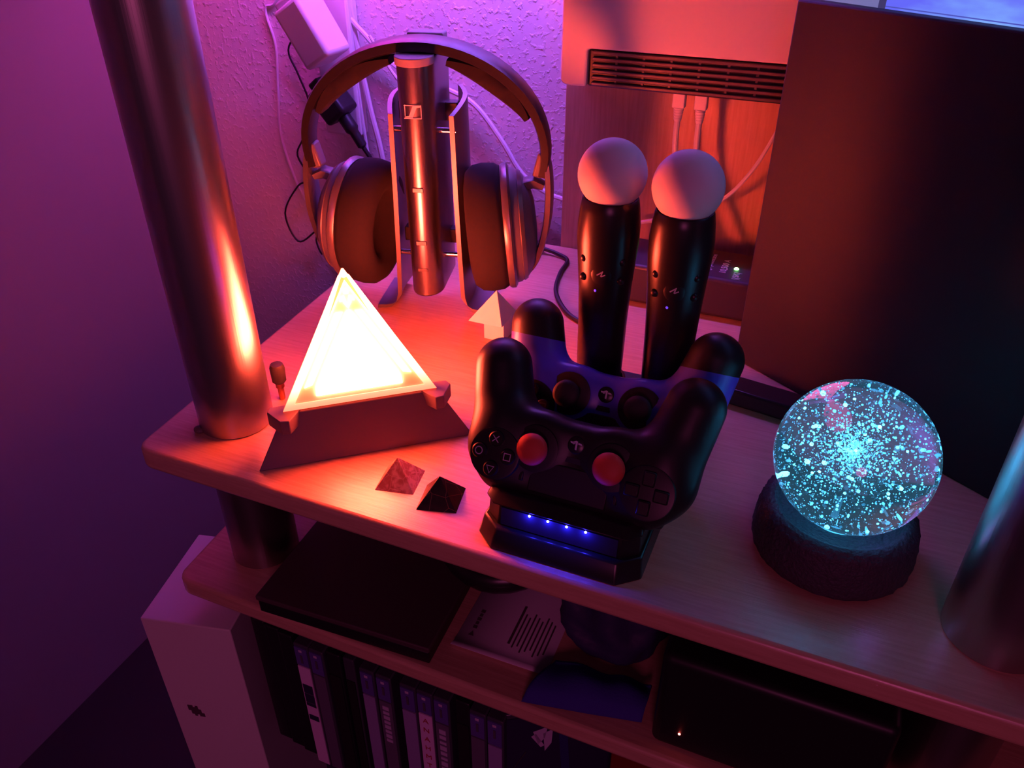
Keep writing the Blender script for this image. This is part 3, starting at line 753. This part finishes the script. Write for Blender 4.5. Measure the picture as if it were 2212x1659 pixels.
for k in range(1300):                     # dense swirl in the middle
    a = rnd.uniform(0, 2*PI); q = abs(rnd.normal(0, .35)); p = np.array([q * math.cos(a) * .030, q * math.sin(a) * .030, rnd.normal(0, .0032)])
    tl = R(24); p = np.array([p[0], p[1]*math.cos(tl) - p[2]*math.sin(tl), p[1]*math.sin(tl) + p[2]*math.cos(tl)]) + np.array([-.001, .002, .002])
    addp(p, .00015 + .00035 * rnd.uniform() ** 3, 1.0 + 3 * rnd.uniform() ** 2)
for k in range(40):                      # few large ones
    v = rnd.normal(size=3); v /= np.linalg.norm(v); addp(v * BR * .85 * rnd.uniform() ** .5, rnd.uniform(.0006, .0011), rnd.uniform(4, 10))
V = []; F = []; E_a = []
for i, (p, r, e) in enumerate(zip(pts, rad, em)):
    V.append(iv * r + p + np.array([0, 0, BZ])); F.append(jf + i * len(iv)); E_a += [e] * len(iv)
V = np.concatenate(V); F = np.concatenate(F)
me = bpy.data.meshes.new('bubbles'); me.from_pydata(V.tolist(), [], F.tolist()); me.update(); me.shade_smooth()
at = me.attributes.new('shine', 'FLOAT', 'POINT'); at.data.foreach_set('value', np.array(E_a, dtype=np.float32))
m = bpy.data.materials.new('bubble_light'); m.use_nodes = True; nt = m.node_tree; bs = nt.nodes['Principled BSDF']
bs.inputs['Base Color'].default_value = (.5, .8, .9, 1); bs.inputs['Emission Color'].default_value = (.06, .49, 1.0, 1)
an = nt.nodes.new('ShaderNodeAttribute'); an.attribute_name = 'shine'; mu = nt.nodes.new('ShaderNodeMath'); mu.operation = 'MULTIPLY'; mu.inputs[1].default_value = 1.5
nt.links.new(an.outputs['Fac'], mu.inputs[0]); nt.links.new(mu.outputs[0], bs.inputs['Emission Strength'])
me.materials.append(m); MATS['bubble_light'] = m
bo = bpy.data.objects.new('bubbles', me); COL.objects.link(bo); bo.parent = gl; bo['kind'] = 'stuff'

# ------------------------------------------------------------------ router on the back panel, its cables, the surge strip
rt = thing('wall_router', 'white router with dark slotted vent strip fixed to the brown back panel', 'router', (-.155, .8265, .26))
def rxf(mb): return mb.xf(Matrix.Translation((.155, -.8265, -.26)))
yf, yb = .772, .8265
x0, x1 = -.277, -.005
def rounded(P, rads, n=5):             # polygon with rounded corners
    out = []
    for i, p in enumerate(P):
        a = Vector(P[i-1]); b_ = Vector(P[(i+1) % len(P)]); p = Vector(p); r0 = rads[i]
        if r0 <= 0: out.append(tuple(p)); continue
        u1 = (a - p).normalized(); u2 = (b_ - p).normalized()
        for k in range(n + 1):
            t = k / n; out.append(tuple((p + u1 * r0) * (1-t)**2 + p * 2*t*(1-t) + (p + u2 * r0) * t*t))
    return out
Lp = rounded([(x0, .192), (x0 + .0265, .192), (x0 + .0265, .2265), (x1, .2265), (x1, .303), (x0, .303)], [.008, .003, .004, .003, .010, .010])
casing = MB().prism([(x, -z) for x, z in Lp][::-1], yf, yb); casing.v = [(x, z, -y) for x, y, z in casing.v]
build('casing', rxf(casing), 'white_plastic', rt, bevel=.004, segs=4)
build('vent_body', rxf(MB().box(((-.2500+x1)/2, .801, .2090), (x1+.2500, .050, .034))), 'black_satin', rt, bevel=.002)
for k in range(6):
    z = .1955 + k * .0056
    build('vent_slat', rxf(MB().box(((-.247+x1)/2, .7745, z), (x1+.2440, .0045, .0030))), mat('vent_plastic', (.13, .10, .10), .35), rt, bevel=.0008)
for k in range(9):
    build('vent_rib', rxf(MB().box((-.222 + k * .026, .7762, .2095), (.0022, .003, .030))), 'vent_plastic', rt)
for x in (-.163, -.142):
    pl = thing('network_cable', {-.163: 'white network cable with notched plug, left one under the router', -.142: 'white network cable with ribbed plug, right one under the router'}[x], 'cable', (x, .795, .19), group='network cables under the router')
    build('plug', MB().box((0, 0, -.006), (.0120, .0090, .016)), 'white_plastic', pl, bevel=.001)
    for k in range(4): build('plug_rib', MB().lathe([(.0048 - k*.0003, 0), (.0051 - k*.0003, .0007), (.0048 - k*.0003, .0015)], 18, (0, 0, -.0168 - k * .0026)), 'white_plastic', pl, smooth=True)
    build('plug_boot', MB().lathe([(.0050, -.0140), (.0036, -.026), (.0030, -.027)], 18), 'white_plastic', pl, smooth=True)
    build('cord', MB().tube([(0, 0, -.026), (.001, -.002, -.050), (.006, -.003, -.080), (.018, -.012, -.120), (.030, -.024, -.150), (.055, -.035, -.165)], .0030, 10), 'white_cable', pl, smooth=True)
o = build('thin_white_cable', MB().tube([(-.060, .798, .185), (-.068, .795, .165), (-.085, .792, .125), (-.110, .790, .092), (-.150, .792, .070), (-.20, .800, .050)], .0020, 8), 'white_cable', smooth=True)
tag(o, 'thin white cord sweeping down across the brown panel beside the cabinet', 'cable')

sp = thing('surge_strip', 'dark power strip with surge protection print and a green light', 'power strip', (-.075, .752, 0))
build('strip_housing', MB().box((-.02, 0, .0215), (.21, .070, .041)), 'strip_plastic', sp, bevel=.004, segs=3)
for x in (-.09, -.05): build('strip_foot', MB().box((x, 0, .0005), (.02, .04, .001)), 'dark_rubber', sp)
zt = .0421
text('strip_lettering', 'Surge protection', .0072, 'print_grey', sp, frame_M((-.030, -.003, zt), (0, 1, 0), (-1, 0, 0)))
text('strip_lettering', '10,500 A', .0090, 'print_grey', sp, frame_M((-.0155, -.004, zt), (0, 1, 0), (-1, 0, 0)))
text('strip_lettering', '|(SK|', .0085, 'print_grey', sp, frame_M((-.0020, -.022, zt), (0, 1, 0), (-1, 0, 0)))
build('green_light', MB().sphere((-.0045, -.006, zt), .0024, 14, 8, (1, 1, .6)), glow('green_led', (.25, 1.0, .20), 14.0), sp)
L = bpy.data.lights.new('green_glow', 'POINT'); L.color = (.1, 1, .1); L.energy = .0006; L.shadow_soft_size = .002
q = bpy.data.objects.new('green_glow', L); COL.objects.link(q); q.parent = sp; q.location = (-.0045, -.006, zt + .006)

# ------------------------------------------------------------------ plugs and cables in the corner behind the headphones
ws = thing('wall_socket_strip', 'white socket strip on the wall behind the headphones', 'power strip', (-.595, .868, .17))
build('socket_housing', MB().box((0, 0, 0), (.050, .022, .17)), 'white_plastic', ws, bevel=.003)
ad = thing('power_adapter', 'white plug-in power adapter on the wall above the headphones', 'power adapter', (-.597, .856, .212))
Md = Matrix.Rotation(R(-32), 4, 'Y')
build('adapter_body', MB().box((0, -.032, 0), (.040, .048, .070)).xf(Md), 'white_plastic', ad, bevel=.005, segs=3)
build('adapter_cap', MB().box((-.003, -.030, .038), (.030, .036, .010)).xf(Md), 'white_plastic', ad, bevel=.003)
bp_ = thing('black_plug', 'black mains plug with cord on the wall left of the stand', 'plug', (-.590, .858, .132))
Md = Matrix.Rotation(R(-40), 4, 'Y')
build('plug_body', MB().box((0, -.022, 0), (.034, .034, .044)).xf(Md), 'black_plastic', bp_, bevel=.005, segs=3)
build('plug_neck', MB().tube([(.014, -.022, -.017), (.026, -.022, -.034), (.036, -.020, -.052)], [.0085, .006, .0035], 12), 'black_plastic', bp_, smooth=True)
build('plug_cord', MB().tube([(.036, -.020, -.052), (.050, -.012, -.085), (.056, -.006, -.130), (.06, -.004, -.20)], .0028, 8), 'black_cable', bp_, smooth=True)
o = build('plug_connector', MB().box((-.607, .836, .150), (.016, .018, .012), M=Matrix.Rotation(R(-38), 3, 'Y')), 'black_plastic', bevel=.002)
tag(o, 'small black connector between the white adapter and the black plug', 'plug')

def cable(name, label, pts, r, m_, seg=8):
    o = build(name, MB().tube(pts, r, seg), m_, smooth=True); return tag(o, label, 'cable')
cable('white_cable', 'white cable hanging straight down the wall left of the stand, thicker one', [(-.578, .866, .40), (-.573, .868, .24), (-.560, .868, .13), (-.548, .868, .066), (-.540, .868, -.02), (-.53, .868, -.15)], .0036, 'white_cable')
cable('white_cable', 'thin white cable hanging beside the thicker one left of the stand', [(-.590, .862, .40), (-.582, .864, .245), (-.572, .864, .165), (-.568, .866, .08), (-.560, .868, -.02), (-.55, .868, -.15)], .0022, 'white_cable')
cable('white_cable', 'white cable looping across the wall behind the headband', [(-.600, .860, .40), (-.588, .862, .255), (-.552, .868, .200), (-.505, .870, .164), (-.448, .870, .150), (-.414, .868, .136), (-.382, .868, .100), (-.356, .868, .064), (-.325, .868, .045), (-.296, .865, .040), (-.27, .855, .04)], .0030, 'white_cable')
cable('white_cable', 'second white cable branching down behind the left stand rail', [(-.545, .860, .205), (-.520, .864, .165), (-.490, .866, .130), (-.470, .866, .08), (-.46, .866, -.05)], .0018, 'white_cable')
cable('thin_white_cable', 'very thin white cord hanging on the wall right of the steel post', [(-.655, .8775, .40), (-.680, .8778, .245), (-.702, .8778, .222), (-.695, .8778, .180), (-.702, .8778, .124), (-.708, .8778, .063), (-.688, .8778, -.011), (-.662, .8778, -.040), (-.64, .8778, -.12)], .0017, 'white_cable')
cable('black_cable', 'thin black cord running from the adapter down the wall', [(-.635, .872, .36), (-.640, .872, .240), (-.652, .872, .205), (-.672, .872, .178), (-.664, .874, .150), (-.653, .874, .117), (-.660, .874, .090), (-.671, .874, .067), (-.683, .874, .044), (-.667, .874, .012), (-.689, .874, .002), (-.719, .874, -.042), (-.704, .874, -.082), (-.673, .874, -.063), (-.660, .874, -.050), (-.672, .874, -.075), (-.664, .874, -.095), (-.655, .874, -.055)], .0013, 'black_cable', 6)
jk = thing('audio_jack', 'black jack plug and cord lying behind the right ear cup', 'plug', (-.312, .800, 0))
build('jack_body', MB().tube([(-.008, 0, .0065), (.012, -.004, .0065)], .0055, 12, smooth=False), 'black_satin', jk, smooth=True)
build('jack_cord', MB().tube([(.012, -.004, .0065), (.030, -.006, .004), (.046, -.016, .0025), (.050, -.05, .0025), (.062, -.095, .0025), (.090, -.135, .0025), (.120, -.150, .0025)], .0024, 8), 'black_cable', jk, smooth=True)
cable('black_cable', 'black cord on the shelf between the two motion wands', [(-.150, .560, .0022), (-.128, .575, .0022), (-.108, .577, .0022), (-.085, .577, .0022), (-.06, .60, .0022)], .0020, 'black_cable')
cable('black_cable', 'second black cord curling to the dock between the wands', [(-.124, .600, .0020), (-.112, .582, .0062), (-.104, .566, .006), (-.100, .555, .005)], .0018, 'black_cable')

# ------------------------------------------------------------------ lower shelf
tb = thing('flat_box', 'flat dark box lying at the left front of the lower shelf', 'box', (-.293, .398, -.14), (0, 0, R(3)))
build('box_tray', MB().box((0, 0, .0070), (.152, .118, .013)), 'black_plastic', tb, bevel=.0012)
build('box_lid', MB().box((0, 0, .0165), (.154, .120, .005)), mat('box_lid_m', (.075, .045, .05), .6), tb, bevel=.001)

hs = thing('headset_visor', 'dark rounded headset standing behind the flat box on the lower shelf', 'headset', (-.258, .52, -.14))
build('visor', MB().box((-.045, .02, .055), (.17, .085, .085)), 'black_matte', hs, bevel=.022, segs=5)
build('visor_trim', MB().box((-.045, -.0235, .055), (.12, .006, .05)), 'grey_plastic', hs, bevel=.0025)
tor = MB(); 
ringp = [(.052 * math.cos(2*PI*k/32) + .055, .062 * math.sin(2*PI*k/32) - .04, .045 + .018 * math.sin(2*PI*k/32)) for k in range(33)]
build('head_strap', MB().tube(ringp, .012, 12, smooth=False), 'black_satin', hs, smooth=True)
build('strap_pad', MB().sphere((.055, -.086, .022), .030, 28, 16, (1.15, .55, .74)), 'pad_black', hs, smooth=True)

lf = thing('leaflet', 'printed white leaflet with small text lying on the lower shelf', 'leaflet', (-.1665, .402, -.1398), (0, 0, R(1)))
nL = 14; Vl = []; Fl = []
for i in range(nL):
    y = -.037 + .085 * i / (nL - 1); z = .0003 + (.0022 * math.exp(-((y + .037) / .006) ** 2)) * 0 + .0035 * max(0, (.012 - (y + .037)) / .012) ** 2
    Vl += [(-.041, y, z), (.037, y, z)]
for i in range(nL - 1): Fl.append((2*i, 2*i+1, 2*i+3, 2*i+2))
sheet = build('sheet', MB().add(Vl, Fl), 'paper_leaflet', lf, smooth=True); sheet.modifiers.new('thick', 'SOLIDIFY').thickness = .0003
for k in range(9):
    x = -.004 + k * .0036
    build('text_line', MB().box((x + .004, -.003 if k else .002, .0006), (.0012 if k else .002, .040 - (k % 3) * .005, .0001)), 'ink', lf)
build('heading_mark', MB().add([(-.0330, -.0215, .0006), (-.0285, -.0215, .0006), (-.0308, -.0165, .0006)], [(0, 1, 2)]), 'ink', lf)
for q in range(5): build('heading_print', MB().box((-.0308, -.0125 + q * .0042, .0006), (.0034 - .0008 * (q % 2), .0028, .0001)), 'ink', lf)

# blue cloth with folds
def cloth():
    nx, ny = 34, 20; V = []; F = []
    for j in range(ny):
        for i in range(nx):
            u, v = i / (nx - 1), j / (ny - 1)
            xa = -.137 + u * .085; ya = .3405 + u * .018 + v * (.040 - .012 * u)
            xa += v * (.012 if u < .5 else .012 * (1 - u) * 2)
            z = -.1390 + .008 * math.sin(PI * min(1, v * 1.1)) * (.4 + .6 * math.sin(PI * u)) + .0022 * math.sin(14 * u + 5 * v) * v + .0045 * min(1, v * 6)
            V.append((xa + .0945, ya - .36, z + .14))
    for j in range(ny - 1):
        for i in range(nx - 1): a = j*nx+i; F.append((a, a+1, a+nx+1, a+nx))
    return MB().add(V, F)
o = build('blue_cloth', cloth(), 'blue_cloth', loc=(-.0945, .36, -.14), smooth=True, angle=180)
md = o.modifiers.new('thick', 'SOLIDIFY'); md.thickness = .0024; md.offset = -1
tag(o, 'folded dark blue cloth at the front of the lower shelf', 'cloth')
def bag():
    mb = MB().sphere((0, 0, 0), 1, 40, 24); V = []
    for x, y, z in mb.v:
        n = math.sin(7*x + 3*z) * .06 + math.sin(9*y - 5*z + 1) * .06 + math.sin(13*z + 4*x) * .04
        k = 1 + n; V.append((x * .042 * k, y * .040 * k, max(-.0, (z + .75) * .050 * k)))
    mb.v = V; return mb
o = build('crumpled_bag', bag(), 'dark_bag', loc=(-.0925, .4235, -.1396), smooth=True, angle=180)
tag(o, 'crumpled dark blue plastic bag beside the black console', 'bag')

cs_ = thing('game_console', 'black console with a tiny red light under the top shelf', 'console', (.028, .476, -.14))
build('console_body', MB().box((0, 0, .0465), (.142, .260, .091)), 'black_plastic', cs_, bevel=.006, segs=4)
build('console_foot', MB().box((0, .05, .0005), (.10, .10, .001)), 'dark_rubber', cs_)
build('red_light', MB().sphere((-.052, -.1300, .0200), .00085, 12, 8), glow('red_led', (1, .10, .08), 30.0), cs_)

# white box below the lower shelf, standing on the lowest board's left
wb = thing('white_box', 'white upright box with a small dark printed mark at lower left', 'box', (-.4955, .3195, -.70), (0, 0, R(13.5)))
W_, D_, H_ = .0855, .108, .510
build('box_body', MB().box((W_/2, D_/2, H_/2), (W_, D_, H_)), 'white_soft', wb, bevel=.0012)
px_ = MB()
for (i, j) in ((0,5),(1,5),(2,4),(3,5),(0,4),(1,4),(3,4),(0,3),(1,3),(2,3),(3,3),(4,3),(1,2),(2,2),(3,2),(4,2),(1,1),(2,1),(3,1),(4,1),(2,0),(4,0),(5,0),(5,1)):
    px_.box((.0185 + i * .0026, -.0001, (.0300 + .346) + j * .0026), (.0027, .0004, .0027))
build('printed_mark', px_, 'ink', wb)

# game cases on the lowest board
CASE_D, CASE_H = .134, .171
mat('case_dark', (.018, .016, .022), .25); mat('case_clear', (.06, .06, .085), .18); mat('case_blue', (.035, .03, .17), .25)
mat('header_blue', (.12, .09, .36), .3); mat('spine_white', (.80, .62, .85), .5); mat('spine_grey', (.15, .14, .19), .4)
mat('spine_lilac', (.34, .30, .52), .4); mat('spine_black', (.02, .016, .02), .4); mat('cover_red', (.20, .01, .012), .4); mat('cover_navy', (.030, .018, .075), .35)
def case(label, x, w, dy, spine, header='header_blue', hd=.026, textb=None, tm='print_grey', ts=.0065, zt=0.0, case_m='case_clear', rz=0.0, rx=0.0, blocks=None, upright=False):
    t = thing('game_case', label, 'game case', (x, .345 + dy, -.354), (0, rx, rz), 'game cases on the lowest board')
    H = CASE_H + zt
    build('case_shell', MB().box((w/2, CASE_D/2 + .001, H/2), (w, CASE_D, H)), case_m, t, bevel=.0012)
    if spine: build('spine_sleeve', MB().box((w/2, .0006, (H - hd)/2), (w - .0026, .0012, H - hd - .004)), spine, t)
    if header:
        hdp = build('spine_header', MB().box((w/2, .0006, H - hd/2 - .0015), (w - .0026, .0012, hd - .003)), header, t)
        build('header_mark', MB().box((w/2, -.0003, H - .0065), (.0034, .0006, .0030)), 'print_grey', hdp, bevel=.0005)
        build('header_mark', MB().box((w/2, -.0003, H - .0170), (.0020, .0006, .0100)), 'print_dim', hdp)
    if textb and not upright:
        text('spine_title', textb, ts, tm, t, frame_M((w/2, -.0003, H - hd - .034), (0, 0, -1), (1, 0, 0)), extrude=.0001)
    if textb and upright:
        for k, ch in enumerate(textb):
            text('spine_letter', ch, ts, tm, t, frame_M((w/2, -.0003, H - hd - .010 - k * .0125), (1, 0, 0), (0, 0, 1)), extrude=.0001)
    for (z, h, m_) in (blocks or []):
        build('spine_print', MB().box((w/2, -.0002, H - z), (w - (.005 if h > .0056 or m_ != 'print_grey' else .0085), .0006, h)), m_, t)
    return t
X = -.386
case('dark unlabelled case touching the white box', -.4010, .0145, .008, None, None, case_m='case_dark')
case('middle one of the three dark unlabelled cases by the white box', -.3845, .0145, .006, None, None, case_m='case_dark')
case('dark unlabelled case just left of the first light spine', -.3690, .0145, .004, None, None, case_m='case_dark')
case('game case with white spine and blurred dark print, leftmost light one', -.3500, .0150, 0, 'spine_white', blocks=[(.058, .012, 'cover_navy'), (.071, .012, 'cover_navy'), (.080, .004, 'cover_navy'), (.099, .007, 'cover_navy')])
case('game case with plain dark grey spine and blue header', -.3345, .0145, 0, 'spine_grey', hd=.030)
case('dark game case with thin bright edges, third from the white spine', -.3195, .0140, .003, 'spine_black', None, case_m='case_dark')
case('narrow clear case sunk back between dark gaps', -.3050, .0110, .006, 'spine_black', None, case_m='case_clear', zt=-.004)
case('game case with lilac spine beside a dark gap', -.2845, .0140, 0, 'spine_lilac', hd=.030)
case('game case with pale lettering down a dark spine, fifth labelled', -.2690, .0145, 0, 'spine_grey', hd=.030, blocks=[(.040 + .0065 * q, .0045 - .001 * (q % 2), 'print_grey') for q in range(8)])
case('game case with pale bluish spine left of the red lettered one', -.2465, .0150, 0, 'spine_lilac', hd=.030)
case('game case with white spine and red capital letters', -.2310, .0148, 0, 'spine_white', textb='ANAHMT', upright=True, ts=.0080, tm='ink_red')
case('game case with pale lettering right of the red lettered one', -.2157, .0146, 0, 'spine_grey', hd=.030, blocks=[(.042 + .0075 * q, .0055 - .0012 * (q % 3), 'print_grey') for q in range(9)])
case('dark case with faint lettering between two light headers', -.1980, .0130, .004, 'spine_black', None, case_m='case_dark')
case('game case with blue header and grey spine, second from the right end', -.1835, .0145, 0, 'spine_grey', hd=.030)
case('game case with blue header and grey spine at the right end of the row', -.1685, .0145, 0, 'spine_lilac', hd=.032)
# leaning case showing its cover
lc = thing('game_case', 'leaning game case showing its dark blue front cover with a pale emblem', 'game case', (-.150, .352, -.354), (0, R(-4), R(30)), 'game cases on the lowest board')
build('case_shell', MB().box((.055, .010, .0855), (.110, .014, .171)), 'case_clear', lc, bevel=.0012)
cv = build('front_cover', MB().box((.055, .0026, .0845), (.106, .001, .163)), 'cover_navy', lc)
em_ = MB()
for P in (((.028, .146), (.040, .150), (.037, .136), (.031, .128)), ((.036, .142), (.044, .146), (.042, .128), (.036, .118)), ((.026, .140), (.030, .143), (.036, .126), (.033, .124))):
    em_.add([(x, .0020, z) for x, z in P], [(0, 1, 2, 3)])
build('cover_emblem', em_, 'print_grey', cv)
build('cover_strip', MB().box((.0520, .0019, .120), (.0070, .0006, .080)), 'case_blue', cv)
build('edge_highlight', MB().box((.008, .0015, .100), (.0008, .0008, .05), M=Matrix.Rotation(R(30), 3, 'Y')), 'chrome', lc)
rb = thing('game_case', 'dark red case with white pattern at the right under the lower shelf', 'game case', (-.066, .372, -.354), (0, 0, R(4)), 'game cases on the lowest board')
build('case_shell', MB().box((.055, .0075, .0875), (.125, .015, .175)), 'cover_red', rb, bevel=.0012)
build('cover_print', MB().box((.036, -.0003, .115), (.010, .0006, .10)), 'print_light', rb)
build('cover_print', MB().add([(.050, -.0004, .160), (.060, -.0004, .172), (.066, -.0004, .130), (.056, -.0004, .110)], [(0, 1, 2, 3)]), 'print_light', rb)
build('cover_print', MB().box((.082, -.0003, .120), (.030, .0006, .09)), 'spine_grey', rb)
